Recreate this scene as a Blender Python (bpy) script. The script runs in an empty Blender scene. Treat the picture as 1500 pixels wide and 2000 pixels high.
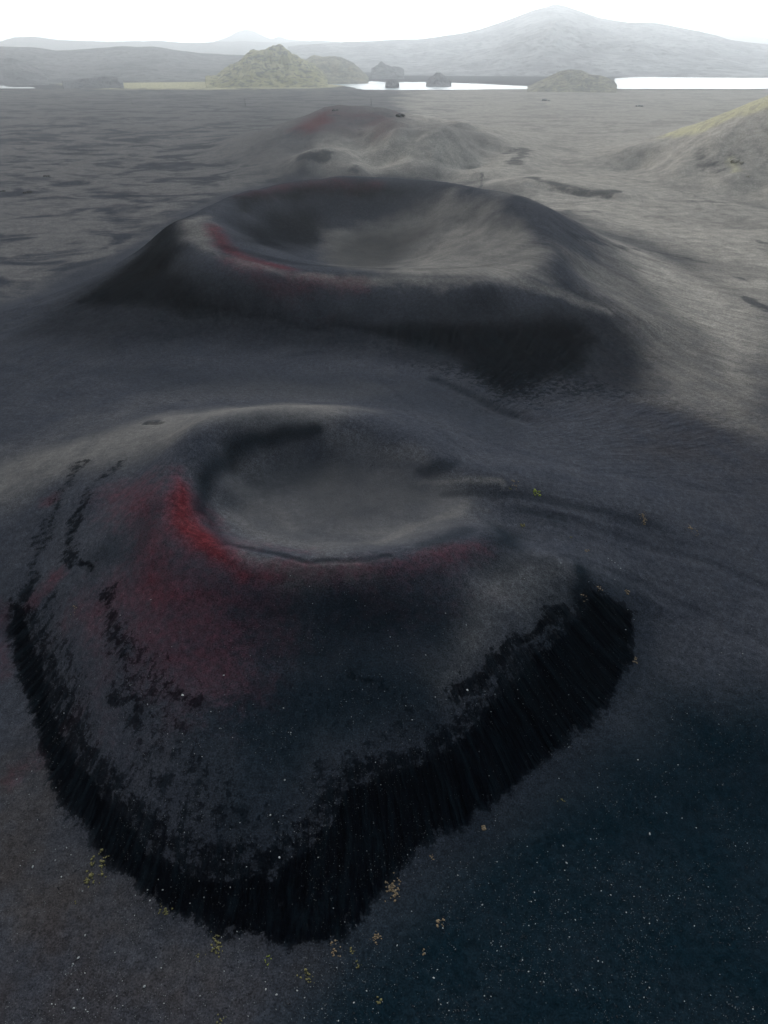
import bpy, math, random
import numpy as np
R = math.radians
random.seed(7); rng = np.random.default_rng(7)

# ------------------------------------------------------------------ camera
PITCH, H, F = R(33.3), 170.0, 1386.0          # F in pixels of the 1500 x 2000 frame
scene = bpy.context.scene
cam_d = bpy.data.cameras.new('camera'); cam = bpy.data.objects.new('camera', cam_d)
scene.collection.objects.link(cam); scene.camera = cam
cam.location = (0, 0, H); cam.rotation_euler = (math.pi/2 - PITCH, 0, 0)
cam_d.sensor_fit = 'VERTICAL'; cam_d.sensor_height = 24.0; cam_d.lens = 24.0 * F / 2000.0
cam_d.clip_start = 1.0; cam_d.clip_end = 120000.0

# ------------------------------------------------------------------ sky, sun, exposure
SUN_EL, SUN_AZ = R(33), R(-32)                 # azimuth from +Y, positive to the right
w = bpy.data.worlds.new('World'); scene.world = w; w.use_nodes = True
nt = w.node_tree; N = nt.nodes; L = nt.links; N.clear()
out = N.new('ShaderNodeOutputWorld'); bg = N.new('ShaderNodeBackground')
sky = N.new('ShaderNodeTexSky'); sky.sky_type = 'NISHITA'; sky.sun_disc = False
sky.sun_elevation = SUN_EL; sky.sun_rotation = SUN_AZ; sky.dust_density = 3.0
tc = N.new('ShaderNodeTexCoord'); sep = N.new('ShaderNodeSeparateXYZ')
L.new(tc.outputs['Generated'], sep.inputs[0])
# overcast cloud deck: white at the horizon, greyer blue overhead, brighter towards the right
ramp = N.new('ShaderNodeValToRGB'); L.new(sep.outputs['Z'], ramp.inputs[0])
e = ramp.color_ramp.elements
e[0].position = 0.0; e[0].color = (32, 32.8, 33.4, 1)
e[1].position = 0.9; e[1].color = (1.1, 1.9, 2.7, 1)
m_ = ramp.color_ramp.elements.new(0.16); m_.color = (13.0, 13.6, 14.2, 1)
side = N.new('ShaderNodeMapRange'); L.new(sep.outputs['X'], side.inputs['Value'])
side.inputs['From Min'].default_value = -0.35; side.inputs['From Max'].default_value = 0.5
side.inputs['To Min'].default_value = 0.80; side.inputs['To Max'].default_value = 1.6
back = N.new('ShaderNodeMapRange'); L.new(sep.outputs['Y'], back.inputs['Value'])
back.inputs['From Min'].default_value = -0.9; back.inputs['From Max'].default_value = 0.6
back.inputs['To Min'].default_value = 0.35; back.inputs['To Max'].default_value = 1.0
mulf = N.new('ShaderNodeMath'); mulf.operation = 'MULTIPLY'
L.new(side.outputs[0], mulf.inputs[0]); L.new(back.outputs[0], mulf.inputs[1])
vm = N.new('ShaderNodeVectorMath'); vm.operation = 'SCALE'
L.new(ramp.outputs[0], vm.inputs[0]); L.new(mulf.outputs[0], vm.inputs['Scale'])
gd = N.new('ShaderNodeVectorMath'); gd.operation = 'DOT_PRODUCT'; L.new(tc.outputs['Generated'], gd.inputs[0])
gd.inputs[1].default_value = (math.sin(R(25))*math.cos(R(5)), math.cos(R(25))*math.cos(R(5)), math.sin(R(5)))
gp = N.new('ShaderNodeMath'); gp.operation = 'POWER'; gmx = N.new('ShaderNodeMath'); gmx.operation = 'MAXIMUM'
L.new(gd.outputs['Value'], gmx.inputs[0]); gmx.inputs[1].default_value = 0.0; L.new(gmx.outputs[0], gp.inputs[0]); gp.inputs[1].default_value = 18.0
gs = N.new('ShaderNodeVectorMath'); gs.operation = 'SCALE'; gs.inputs[0].default_value = (1.0, 0.99, 0.97)
gm_ = N.new('ShaderNodeMath'); gm_.operation = 'MULTIPLY'; gm_.inputs[1].default_value = 125.0; L.new(gp.outputs[0], gm_.inputs[0]); L.new(gm_.outputs[0], gs.inputs['Scale'])
ga = N.new('ShaderNodeVectorMath'); ga.operation = 'ADD'; L.new(vm.outputs[0], ga.inputs[0]); L.new(gs.outputs[0], ga.inputs[1]); vm = ga
mx = N.new('ShaderNodeMix'); mx.data_type = 'RGBA'; mx.inputs[0].default_value = 0.85
L.new(sky.outputs[0], mx.inputs[6]); L.new(vm.outputs[0], mx.inputs[7])
L.new(mx.outputs[2], bg.inputs[0]); bg.inputs[1].default_value = 0.1
L.new(bg.outputs[0], out.inputs[0])

sun_d = bpy.data.lights.new('sun', 'SUN'); sun = bpy.data.objects.new('sun', sun_d)
scene.collection.objects.link(sun)
sun_d.energy = 2.0; sun_d.angle = R(10); sun_d.color = (1.0, 0.97, 0.93)
sun.rotation_euler = (-(math.pi/2 - SUN_EL), 0, -SUN_AZ)
sun.location = (0, 0, 900)
vs = scene.view_settings
vs.view_transform = 'Standard'; vs.look = 'None'; vs.gamma = 1; vs.exposure = 0.3
scene.cycles.max_bounces = 4; scene.cycles.volume_bounces = 1; scene.cycles.diffuse_bounces = 2
scene.cycles.use_denoising = True
scene.cycles.sample_clamp_indirect = 1.0; scene.cycles.sample_clamp_direct = 3.0; scene.cycles.use_adaptive_sampling = False
HAZE = 1.0e-4

# ------------------------------------------------------------------ helpers
CP, SP = math.cos(PITCH), math.sin(PITCH)
def ray(px, py):
    x = (np.asarray(px, float) - 750) / F; y = (1000 - np.asarray(py, float)) / F
    return x, CP + y * SP, -SP + y * CP
def W(px, py, z):                               # point of height z seen at that place of the photograph
    dx, dy, dz = ray(px, py); t = (z - H) / dz
    return dx * t, dy * t
def tag(o, label=None, cat=None, group=None, kind=None):
    if label: o['label'] = label
    if cat: o['category'] = cat
    if group: o['group'] = group
    if kind: o['kind'] = kind
    return o
def mesh_np(name, co, faces, mat=None, smooth=True):
    """co (n,3); faces (m,k)"""
    me = bpy.data.meshes.new(name)
    n, m, k = len(co), len(faces), faces.shape[1]
    me.vertices.add(n); me.vertices.foreach_set('co', np.ascontiguousarray(co, np.float32).ravel())
    me.loops.add(m * k); me.loops.foreach_set('vertex_index', np.ascontiguousarray(faces, np.int32).ravel())
    me.polygons.add(m); me.polygons.foreach_set('loop_start', np.arange(0, m * k, k, dtype=np.int32))
    me.update(calc_edges=True)
    if smooth: me.polygons.foreach_set('use_smooth', np.ones(m, bool))
    if mat: me.materials.append(mat)
    o = bpy.data.objects.new(name, me); scene.collection.objects.link(o)
    return o
def hash2(ix, iy, seed):
    h = (ix.astype(np.int64) * 374761393 + iy.astype(np.int64) * 668265263 + seed * 974634777) & 0xffffffff
    h = ((h ^ (h >> 13)) * 1274126177) & 0xffffffff
    h = h ^ (h >> 16)
    return (h & 0xffffff) / float(0xffffff)
def vnoise(x, y, seed=0):
    xi = np.floor(x); yi = np.floor(y); fx = x - xi; fy = y - yi
    fx = fx*fx*fx*(fx*(fx*6-15)+10); fy = fy*fy*fy*(fy*(fy*6-15)+10)
    a = hash2(xi, yi, seed); b = hash2(xi+1, yi, seed); c = hash2(xi, yi+1, seed); d = hash2(xi+1, yi+1, seed)
    return ((a*(1-fx)+b*fx)*(1-fy) + (c*(1-fx)+d*fx)*fy) * 2 - 1
def fbm(x, y, octs=4, seed=0, gain=0.5):
    s = 0; a = 1.0; t = 0
    ca, sa = math.cos(0.6), math.sin(0.6)
    for i in range(octs):
        s = s + a * vnoise(x, y, seed + i * 17); t += a; a *= gain
        x, y = (x*ca - y*sa) * 2.03 + 11.3, (x*sa + y*ca) * 2.03 - 7.1
    return s / t
def sstep(a, b, x):
    t = np.clip((x - a) / (b - a), 0, 1); return t*t*(3-2*t)

# ------------------------------------------------------------------ terrain: heights from survey points
CTRL = []
def pts(*a):
    for px, py, z in a:
        x, y = W(px, py, z); CTRL.append((x, y, z))
def line(n, *a):
    for (x0, y0, z0), (x1, y1, z1) in zip(a[:-1], a[1:]):
        for k in range(n):
            t = k / n; pts((x0+(x1-x0)*t, y0+(y1-y0)*t, z0+(z1-z0)*t))
    pts(a[-1])
def world(*a):
    for p in a: CTRL.append(p)
FOOT1 = [(20,1230,6),(45,1350,3.5),(75,1450,2.5),(110,1560,2),(200,1680,1.5),(300,1775,1),(440,1825,1),(560,1855,1),
         (640,1845,1),(705,1800,1),(760,1730,1),(830,1655,1.5),(920,1600,2),(1000,1540,2.5),(1100,1460,4),(1180,1380,6),(1230,1290,9),(1245,1210,13)]
line(2, *FOOT1)
# near crater rim
line(2, (365,920,46),(340,970,46),(335,1020,45),(365,1065,43.5),(420,1090,42),(500,1097,41),(580,1105,40.5),(660,1108,40),
     (760,1100,39),(850,1085,38),(920,1068,36.5),(965,1045,34.5))
line(3, (368,912,46.2),(400,885,46.5),(450,850,46.5),(520,828,46),(590,818,45),(660,822,43),(740,838,40.5),(800,860,38.5),(850,890,37.0))
pts((410,970,37),(425,925,37),(470,885,40.5),(540,858,41.1),(610,848,40.8),(680,850,39.8),(455,915,36),(530,888,36),(600,880,36),(660,878,36.8),
    (560,930,31.2),(640,912,32.2),(750,912,33),(840,935,33),(600,1000,30.5),(700,1020,30.5),(680,970,30.2),(800,975,31),
    (480,960,33.5),(450,1010,34),(500,1050,35),(600,1070,35.5),(720,1065,35),(820,1050,34.5),(860,1020,32),(900,985,31.5),
    (730,882,36),(780,892,36),(500,1000,31.5),(400,1030,39),(640,1045,31.5),(760,1040,31.5))
# ridge running out to the right of the breach
line(2, (830,943,32),(900,934,34.5),(980,942,34),(1060,960,31.5),(1150,985,28),(1260,1010,23.5),(1400,1050,17))
line(1, (870,966,31),(960,968,31),(1050,978,29),(1150,1003,25.5),(1260,1030,21.5))
pts((960,1015,30),(1010,1055,28.5),(1080,1040,27),(1180,1060,23))
line(1, (940,1105,32.5),(1000,1088,31.5),(1080,1090,29.5),(1150,1120,26),(1200,1160,21))
# front apron of the near cone
pts((560,1175,34.5),(560,1300,26.5),(560,1400,21),(560,1520,16),(560,1630,11.5),(700,1180,33.5),(700,1300,26),(700,1400,20.5),(690,1500,16),
    (850,1160,32),(850,1260,26),(850,1360,20.5),(840,1440,16),(980,1190,27.5),(980,1280,21.5),(1100,1190,22.5),(1130,1150,25),
    (420,1180,35.5),(400,1300,27),(400,1420,21),(420,1540,16),(460,1660,10.5),(270,1150,33),(250,1250,27),(260,1380,20),(290,1500,15),(320,1610,10),
    (200,1060,32),(160,1180,23),(150,1290,18),(180,1400,14),(210,1500,11),(80,1180,15),(110,1080,21),(270,1030,39),(260,960,37.5),(180,960,31),(90,980,24),
    (60,1080,18),(30,1160,12.5),(300,900,39.5),(220,880,33),(320,860,40))
# ground round the near cone
pts((0,930,18),(100,890,25),(200,850,29.5),(300,825,33),(400,808,36),(520,795,35),(620,790,34),(-60,1050,14),(-40,1180,8),(-40,1320,4),(-60,1450,2),
    (20,1600,1),(0,1800,0),(150,1850,0),(400,1950,0),(0,2050,0),(700,2000,0),(1000,1900,0),(1300,2050,0),(900,1750,0),(1050,1620,1),(1250,1750,0),(1250,1500,3),
    (1350,1350,6.5),(1480,1600,0),(1500,1850,0),(1500,1450,3.5),(1520,1300,7),(1330,1220,11),(1500,1150,11),(1300,1110,17),(1400,1140,14),
    (1500,1020,13.5),(1400,960,17),(1250,930,22),(1100,910,27),(960,890,31),(900,850,32),(1500,900,13.5),(1350,860,17),(1200,850,20),
    (760,800,32),(860,810,28),(-150,1000,12),(-200,1250,3),(-200,1500,0),(1700,1200,8),(1700,1500,0),(1700,1000,10))
# saddle between the craters
pts((700,750,22.5),(550,740,21.5),(400,750,21.5),(250,760,19.5),(100,780,15),(0,800,12),(850,780,22.5),(1000,850,24.5),(700,775,27),(450,780,28),
    (250,800,25),(100,820,19),(930,810,23),(1080,830,22))
# far crater, front flank
for x, dz in ((480,-1),(600,0),(720,0),(840,0),(950,0)):
    pts((x,690,20+dz*2),(x,645,25+dz),(x,605,32+dz*0.5))
pts((840,565,40.5),(950,570,41),(720,565,40.5),(1050,690,21),(1050,640,27.5),(1060,600,35),(1150,720,17),(1150,650,24),(980,750,20.5),(1080,790,20),
    (1200,780,17.5),(1300,740,14.5),(1300,670,15),(1400,780,13.5))
line(2, (345,432,60),(345,480,54.5),(400,522,50),(500,553,45.5),(600,562,43))
pts((395,425,60.5),(380,465,57.5),(420,505,53))
line(3, (410,425,61),(415,455,59),(440,482,55.5),(490,504,51.5),(560,520,48.5),(640,529,46.5),(740,535,45.3),(850,539,45),(950,533,45.5),(1020,545,44.5),(1060,552,43),(1120,575,37),(1190,600,30),(1260,622,23.5))
line(2, (410,415,61),(460,385,62),(540,362,62.5),(620,355,62.7),(700,352,62.5),(780,354,62),(850,364,61.2),(930,390,59.5),(1000,418,57.5),(1055,446,54.5),(1085,480,50.5),(1085,520,46.5))
pts((500,425,49),(560,405,48.5),(650,395,47.7),(760,395,47.7),(850,405,48.5),(470,455,49.5),(530,450,42),(620,430,37.5),(720,430,36.5),(820,430,39),
    (560,490,38),(620,470,30),(700,460,29),(780,455,31),(650,500,27),(740,485,23.5),(720,510,22.5),(820,500,27),(860,470,36),(740,526,28),
    (930,430,48),(980,460,47.5),(930,480,42),(1010,500,45),(900,510,39),(980,520,43),(600,510,34),(820,520,33))
# far crater outside
pts((305,462,50),(285,482,44),(240,510,36),(200,535,29),(150,556,22.5),(100,575,17.5),(50,592,14),(0,606,12),(330,520,42),(300,580,32.5),(250,560,32),(250,640,24),(370,610,29.5),
    (350,680,21),(150,620,19.5),(150,700,16),(0,680,11),(50,640,13),(-100,650,8),(-100,800,6),
    (1120,470,42),(1150,505,36),(1150,545,33.5),(1200,560,27),(1180,500,31),(1250,530,20),(1300,590,15.5),(1350,640,12),(1300,520,12),(1400,560,8),
    (1450,650,8),(1450,720,10),(1500,560,4),(1500,800,12),(1600,700,7),(1250,480,10),(1400,480,3),(1350,440,1),(1180,440,14),(1550,480,1),(1700,600,3),(1700,800,8))
world((-30,830,38),(-30,930,15),(-160,800,16),(-190,610,33),(-235,610,3),(-200,700,12),(-275,560,2),(-330,470,2),(-300,520,2),(-330,660,1),(-200,900,8),(100,850,24),(190,760,18),(80,950,8),(-380,560,4),(-330,780,2))
pts((0,560,2),(100,530,2),(-100,590,2),(200,470,1),(100,460,0.5),(0,480,0),(300,400,1),(200,400,0),(-50,400,0))
# reddish hill behind the craters
line(2, (470,303,9),(540,262,35),(590,232,52),(640,211,66),(680,206,70),(730,211,66),(780,226,57),(840,243,43),(905,242,43),(960,262,28),(1010,290,12))
pts((430,330,1),(480,335,3),(560,300,18),(620,262,41),(700,250,48),(640,285,29),(600,316,20),(640,303,26),(680,308,19),(650,330,11),(620,335,7),(720,318,12),(700,280,32),(760,250,53),(775,262,46),(760,285,28),
    (800,283,34),(840,280,38),(875,287,30),(790,302,20),(860,262,46),(890,272,38),(890,292,24),(930,285,22),(850,312,14),(820,330,12),(870,332,10),(800,345,3),(760,335,8),(700,335,10),
    (560,345,1),(620,350,1),(500,350,0),(720,347,2),(840,345,3),(930,330,3),(900,352,1),(960,300,14),
    (1020,330,3),(1080,365,6),(1120,340,2),(1040,350,8),(980,365,3),(1150,300,0),(1100,290,1),(1250,330,0),(400,290,0),(1000,400,6),(1100,400,3))
world((-60,1850,30),(60,1900,28),(-200,1800,10),(-400,1800,0),(0,2150,0),(250,1900,6),(400,2000,0))
# hill at the right edge
line(2, (1660,140,140),(1580,165,118),(1500,195,95),(1440,215,82),(1370,240,63),(1320,262,46),(1260,286,28),(1190,305,13),(1120,318,4))
pts((1500,260,65),(1420,270,55),(1350,300,33),(1450,330,27),(1500,320,32),(1380,352,10),(1300,335,10),(1280,365,1),(1350,385,1),(1450,398,1),(1420,365,8),(1500,370,9),
    (1550,390,5),(1600,300,55),(1600,360,17),(1650,420,2),(1500,440,0),(1750,260,66),(1750,380,10))
world((700,1450,60),(560,1650,10),(850,1700,40),(500,1900,0),(1000,1400,110),(1100,1200,90),(1000,950,10),(1200,1800,20),(900,2100,0),(1300,1000,5),(1400,1500,30))
for x in range(-1800, 1801, 600):
    for y in (2300, 2800): world((x, y, 0))
for x, y in ((-700,600),(-700,900),(-800,1200),(-700,1500),(-600,1150),(-500,1350),(-1100,700),(-1300,1300),(-1200,1900),(-500,2000),(700,700),(1000,700),(1400,700),
             (-500,300),(-300,300),(-900,200),(-500,-100),(0,-300),(500,-100),(700,200),(450,300),(1000,300),(-200,100),(-250,0),(250,0),(0,0),(1800,1300),(1800,1900),(-1800,900),(0,40),(-100,50),(120,60),(320,150),(420,400)):
    world((x, y, 0 if not (x > 400 and 250 < y < 500) else 6))
C = np.array(CTRL)
d0 = np.hypot(C[:,0], C[:,1])
keep = []
for i in range(len(C)):                         # drop near-duplicates
    if all(math.hypot(C[i,0]-C[j,0], C[i,1]-C[j,1]) > 0.012*d0[i] + 0.5 for j in keep): keep.append(i)
C = C[keep]
CS = 5.0 + 0.006 * np.hypot(C[:,0], C[:,1])
D = np.hypot(C[:,None,0]-C[None,:,0], C[:,None,1]-C[None,:,1])
A = np.sqrt(D*D + CS[None,:]**2)
n = len(C)
M = np.zeros((n+1, n+1)); M[:n,:n] = A - 0.0*np.eye(n); M[:n,n] = 1; M[n,:n] = 1
M[:n,:n] += np.eye(n) * -0.4
wts = np.linalg.solve(M, np.append(C[:,2], 0))
print('control points', n)
def h0(x, y):
    sh = np.shape(x); x = np.ravel(x); y = np.ravel(y); o = np.empty(len(x))
    for s in range(0, len(x), 20000):
        a = x[s:s+20000,None] - C[None,:,0]; b = y[s:s+20000,None] - C[None,:,1]
        o[s:s+20000] = np.sqrt(a*a + b*b + CS[None,:]**2) @ wts[:n] + wts[n]
    r = np.hypot(x, y)
    return (o * (1 - sstep(2300, 3100, r))).reshape(sh)

# polar sheet round the point under the camera, finest where the photograph looks
NEARR = np.array([3., 12, 25, 38, 46])
rows = np.linspace(2120, 132, 1500)
phi = PITCH + np.arctan((rows - 1000) / F)
rad = np.concatenate([NEARR, H / np.tan(phi)])
rad = np.concatenate([rad[:-1], np.array([7000., 8500, 12000, 18000, 26000])])
az = np.concatenate([np.arange(-180, -64, 4.0), np.arange(-60, -33, 0.13), np.arange(-33, 33, 0.0520), np.arange(33, 60, 0.13), np.arange(64, 180, 4.0)])
azr = np.radians(az); NR, NA = len(rad), len(az)
def cubic_up(coarse, xs_c, xs_f, axis):
    """Catmull-Rom along axis on index coordinates"""
    t = np.interp(xs_f, xs_c, np.arange(len(xs_c))); i = np.clip(np.floor(t).astype(int), 0, len(xs_c)-2); f = t - i
    g = lambda k: np.take(coarse, np.clip(i+k, 0, len(xs_c)-1), axis=axis)
    sh = [1]*coarse.ndim; sh[axis] = len(f); f = f.reshape(sh)
    p0, p1, p2, p3 = g(-1), g(0), g(1), g(2)
    return 0.5*((2*p1) + (-p0+p2)*f + (2*p0-5*p1+4*p2-p3)*f*f + (-p0+3*p1-3*p2+p3)*f**3)
ir = np.unique(np.append(np.arange(0, NR, 4), NR-1)); ia = np.unique(np.append(np.arange(0, NA, 4), NA-1))
XC = rad[ir][:,None]*np.sin(azr[ia])[None]; YC = rad[ir][:,None]*np.cos(azr[ia])[None]
ZC = h0(XC, YC)
Z = cubic_up(cubic_up(ZC, ir.astype(float), np.arange(NR), 0), ia.astype(float), np.arange(NA), 1)
X = (rad[:,None]*np.sin(azr)[None]).ravel(); Y = (rad[:,None]*np.cos(azr)[None]).ravel(); Z = Z.ravel()
RR = np.hypot(X, Y)

# pixel -> ground point
def hit(px, py):
    px = np.atleast_1d(np.asarray(px, float)); py = np.atleast_1d(np.asarray(py, float))
    dx, dy, dz = ray(px, py)
    ts = 60 * (6000/60.) ** np.linspace(0, 1, 500)
    xx = dx[:,None]*ts; yy = dy[:,None]*ts; zz = H + dz[:,None]*ts
    below = zz < hgrid(xx, yy)
    k = np.where(below.any(1), below.argmax(1), len(ts)-1)
    a = ts[np.maximum(k-1, 0)].copy(); b = ts[k].copy()
    for _ in range(14):
        m = (a+b)/2; inside = (H + dz*m) < hgrid(dx*m, dy*m)
        b = np.where(inside, m, b); a = np.where(inside, a, m)
    return dx*b, dy*b
_azg = azr; _rg = rad; Zg = Z.reshape(NR, NA)
def hgrid(x, y, G=None):
    G = Zg if G is None else G
    sh = np.shape(x); x = np.ravel(x); y = np.ravel(y)
    tr = np.interp(np.hypot(x, y), _rg, np.arange(NR)); ta = np.interp(np.arctan2(x, y), _azg, np.arange(NA))
    i = np.minimum(tr.astype(int), NR-2); j = np.minimum(ta.astype(int), NA-2); f = tr-i; g = ta-j
    return ((G[i,j]*(1-g)+G[i,j+1]*g)*(1-f) + (G[i+1,j]*(1-g)+G[i+1,j+1]*g)*f).reshape(sh)

def polyworld(P):
    x, y = hit([p[0] for p in P], [p[1] for p in P]); return np.stack([x, y], 1)
def sdist(poly, x, y, closed=True):
    """distance to polyline; with closed: signed, positive inside"""
    best = np.full(len(x), 1e18); inside = np.zeros(len(x), bool)
    m = len(poly); rng_ = range(m) if closed else range(m-1)
    for i in rng_:
        ax, ay = poly[i]; bx, by = poly[(i+1) % m]
        vx, vy = bx-ax, by-ay; L2 = vx*vx+vy*vy + 1e-9
        t = np.clip(((x-ax)*vx+(y-ay)*vy)/L2, 0, 1)
        ex = x-ax-t*vx; ey = y-ay-t*vy
        best = np.minimum(best, ex*ex+ey*ey)
        if closed:
            c = ((ay > y) != (by > y)) & (x < vx*(y-ay)/(by-ay+1e-12)+ax); inside ^= c
    dd = np.sqrt(best)
    return np.where(inside, dd, -dd) if closed else dd
def paint(layer, P, soft, strength=1.0, wid=None, mode='max', warp=0.75):
    """area (closed) or stroke (wid given, metres) given by places of the photograph, laid on the ground"""
    pw = polyworld(P); pad = soft + (wid or 0)
    sel = np.where((X > pw[:,0].min()-pad) & (X < pw[:,0].max()+pad) & (Y > pw[:,1].min()-pad) & (Y < pw[:,1].max()+pad))[0]
    x, y = X[sel], Y[sel]
    if mode != 'add':                           # wandering natural outline
        q_ = soft*1.6 + 2.0; am = (soft + (wid or 0)*0.5)*warp
        x, y = x + fbm(x/q_, y/q_, 4, 91)*am, y + fbm(x/q_+40, y/q_, 4, 92)*am
    if wid is None: v = sstep(-soft, soft, sdist(pw, x, y))
    else: v = 1 - sstep(wid*0.15, wid*1.15+soft*0.6, sdist(pw, x, y, False))
    v = v*strength
    if mode == 'max': layer[sel] = np.maximum(layer[sel], v)
    elif mode == 'cut': layer[sel] = layer[sel]*(1-v)
    else: layer[sel] = layer[sel] + v
    return pw
zero = lambda: np.zeros(len(X))
dark, red, light, moss, teal, warm = zero(), zero(), zero(), zero(), zero(), zero()
# --- black cinder scree on the near cone
OUT1 = [(1245,1200),(1240,1285),(1185,1380),(1100,1460),(1000,1542),(925,1600),(830,1655),(765,1730),(715,1795),(640,1845),(560,1855),(440,1825),(300,1775),(200,1680),(110,1560),(75,1450),(45,1350),(15,1235)]
paint(dark, [(24,1175),(48,1180),(75,1250),(98,1330),(125,1420),(165,1490),(225,1570),(290,1650),(370,1690),(450,1700),(530,1700),(590,1650),(640,1590),(680,1540),(740,1500),
             (810,1485),(865,1455),(910,1410),(960,1360),(1010,1300),(1075,1250),(1130,1195),(1160,1155),(1190,1165)] + OUT1, 3.5, warp=0.5)
paint(dark, [(24,1150),(60,1165),(110,1240),(140,1330),(175,1420),(220,1480),(280,1540),(350,1590),(440,1620),(520,1640),(580,1590),(630,1530),(670,1490),(730,1460),
             (800,1450),(850,1420),(890,1375),(940,1320),(990,1270),(1060,1225),(1120,1175),(1150,1130),(1190,1160)] + OUT1, 4.0, 0.66, warp=0.6)
paint(dark, [(190,1160),(240,1150),(290,1230),(350,1300),(400,1420),(470,1560),(560,1640),(440,1660),(320,1620),(250,1520),(230,1400),(180,1290)], 5, 0.46)
paint(dark, [(60,1160),(110,1150),(160,1280),(190,1420),(260,1560),(150,1500),(90,1350)], 4, 0.46)
paint(dark, [(205,1165),(225,1235),(250,1270)], 3.0, 0.62, 2.8)
paint(dark, [(225,1350),(260,1370),(255,1410)], 3, 0.6, 3)
paint(dark, [(330,1340),(380,1370)], 3, 0.58, 3)
paint(dark, [(700,1325),(725,1332)], 2, 0.50, 2.5)
paint(dark, [(420,1540),(560,1590),(620,1480),(740,1400),(860,1350),(940,1270),(1000,1250),(900,1400),(740,1480),(640,1580),(560,1660),(440,1650)], 6, 0.47)
paint(dark, [(480,1290),(880,1290),(840,1400),(640,1480),(520,1420)], 8, 0.27)
paint(dark, [(880,1350),(920,1335),(960,1290),(1030,1240),(1110,1190)], 4, 0.7, 3)
paint(dark, [(145,1095),(140,1060),(150,1010),(160,980)], 3.5, 0.62, 2.6)
paint(dark, [(165,965),(200,930),(240,900)], 3, 0.5, 2.6)
paint(dark, [(70,1110),(90,1030),(125,960),(150,910)], 5.0, 0.52, 3.6)
paint(dark, [(45,1190),(70,1130)], 4.0, 0.65, 3.5)
paint(dark, [(120,1085),(180,1105)], 2.0, 0.65, 1.6)
shade = zero()  # soft dark tones; shade of walls and hollows is painted in
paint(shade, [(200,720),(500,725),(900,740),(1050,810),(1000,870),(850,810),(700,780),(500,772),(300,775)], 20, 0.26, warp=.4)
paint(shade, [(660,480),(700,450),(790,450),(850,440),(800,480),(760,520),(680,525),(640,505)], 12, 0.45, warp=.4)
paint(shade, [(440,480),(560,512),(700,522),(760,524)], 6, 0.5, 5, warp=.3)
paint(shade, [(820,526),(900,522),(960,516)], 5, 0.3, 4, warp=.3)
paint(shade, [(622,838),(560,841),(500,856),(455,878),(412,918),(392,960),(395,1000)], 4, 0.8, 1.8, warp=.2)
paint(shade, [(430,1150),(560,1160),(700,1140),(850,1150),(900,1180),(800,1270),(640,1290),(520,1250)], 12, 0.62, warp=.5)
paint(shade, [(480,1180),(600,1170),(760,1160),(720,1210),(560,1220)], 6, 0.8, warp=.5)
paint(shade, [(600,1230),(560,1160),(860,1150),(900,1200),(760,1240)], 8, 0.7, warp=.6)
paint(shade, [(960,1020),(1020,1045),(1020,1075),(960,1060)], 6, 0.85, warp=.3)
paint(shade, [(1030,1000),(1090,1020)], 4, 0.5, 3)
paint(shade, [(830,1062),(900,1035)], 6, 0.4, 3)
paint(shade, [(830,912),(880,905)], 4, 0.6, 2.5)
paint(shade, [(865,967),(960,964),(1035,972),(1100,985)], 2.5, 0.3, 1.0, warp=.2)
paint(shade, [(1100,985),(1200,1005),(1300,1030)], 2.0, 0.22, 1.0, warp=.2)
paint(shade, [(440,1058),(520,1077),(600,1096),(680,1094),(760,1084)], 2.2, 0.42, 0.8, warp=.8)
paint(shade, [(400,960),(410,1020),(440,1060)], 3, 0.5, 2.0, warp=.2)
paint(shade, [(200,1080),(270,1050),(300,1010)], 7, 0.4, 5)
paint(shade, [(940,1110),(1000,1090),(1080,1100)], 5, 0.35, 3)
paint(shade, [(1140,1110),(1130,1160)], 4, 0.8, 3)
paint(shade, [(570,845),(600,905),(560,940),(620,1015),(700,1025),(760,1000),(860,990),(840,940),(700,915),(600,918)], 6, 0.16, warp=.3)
# --- far crater
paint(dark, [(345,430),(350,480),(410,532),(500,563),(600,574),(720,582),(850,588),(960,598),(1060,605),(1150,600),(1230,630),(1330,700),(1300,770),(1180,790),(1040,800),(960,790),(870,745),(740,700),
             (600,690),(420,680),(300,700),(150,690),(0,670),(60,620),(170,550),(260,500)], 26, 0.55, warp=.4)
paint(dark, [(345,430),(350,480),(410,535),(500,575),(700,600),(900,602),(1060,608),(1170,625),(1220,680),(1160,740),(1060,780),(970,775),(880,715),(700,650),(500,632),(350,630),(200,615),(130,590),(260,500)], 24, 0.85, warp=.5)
paint(dark, [(445,425),(500,392),(570,392),(620,412),(645,445),(650,475),(590,490),(500,482),(455,462)], 24, 0.66, warp=.5)  # shadow on the bowl's left inner wall, painted into the dark layer
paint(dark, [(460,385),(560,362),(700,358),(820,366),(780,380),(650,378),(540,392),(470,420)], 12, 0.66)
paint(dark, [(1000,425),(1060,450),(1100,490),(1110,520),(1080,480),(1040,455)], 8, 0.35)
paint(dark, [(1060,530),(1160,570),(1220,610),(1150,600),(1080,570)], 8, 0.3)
paint(shade, [(850,737),(900,760),(980,800),(1010,810)], 5, 0.5, 2.5, warp=.3)
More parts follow.
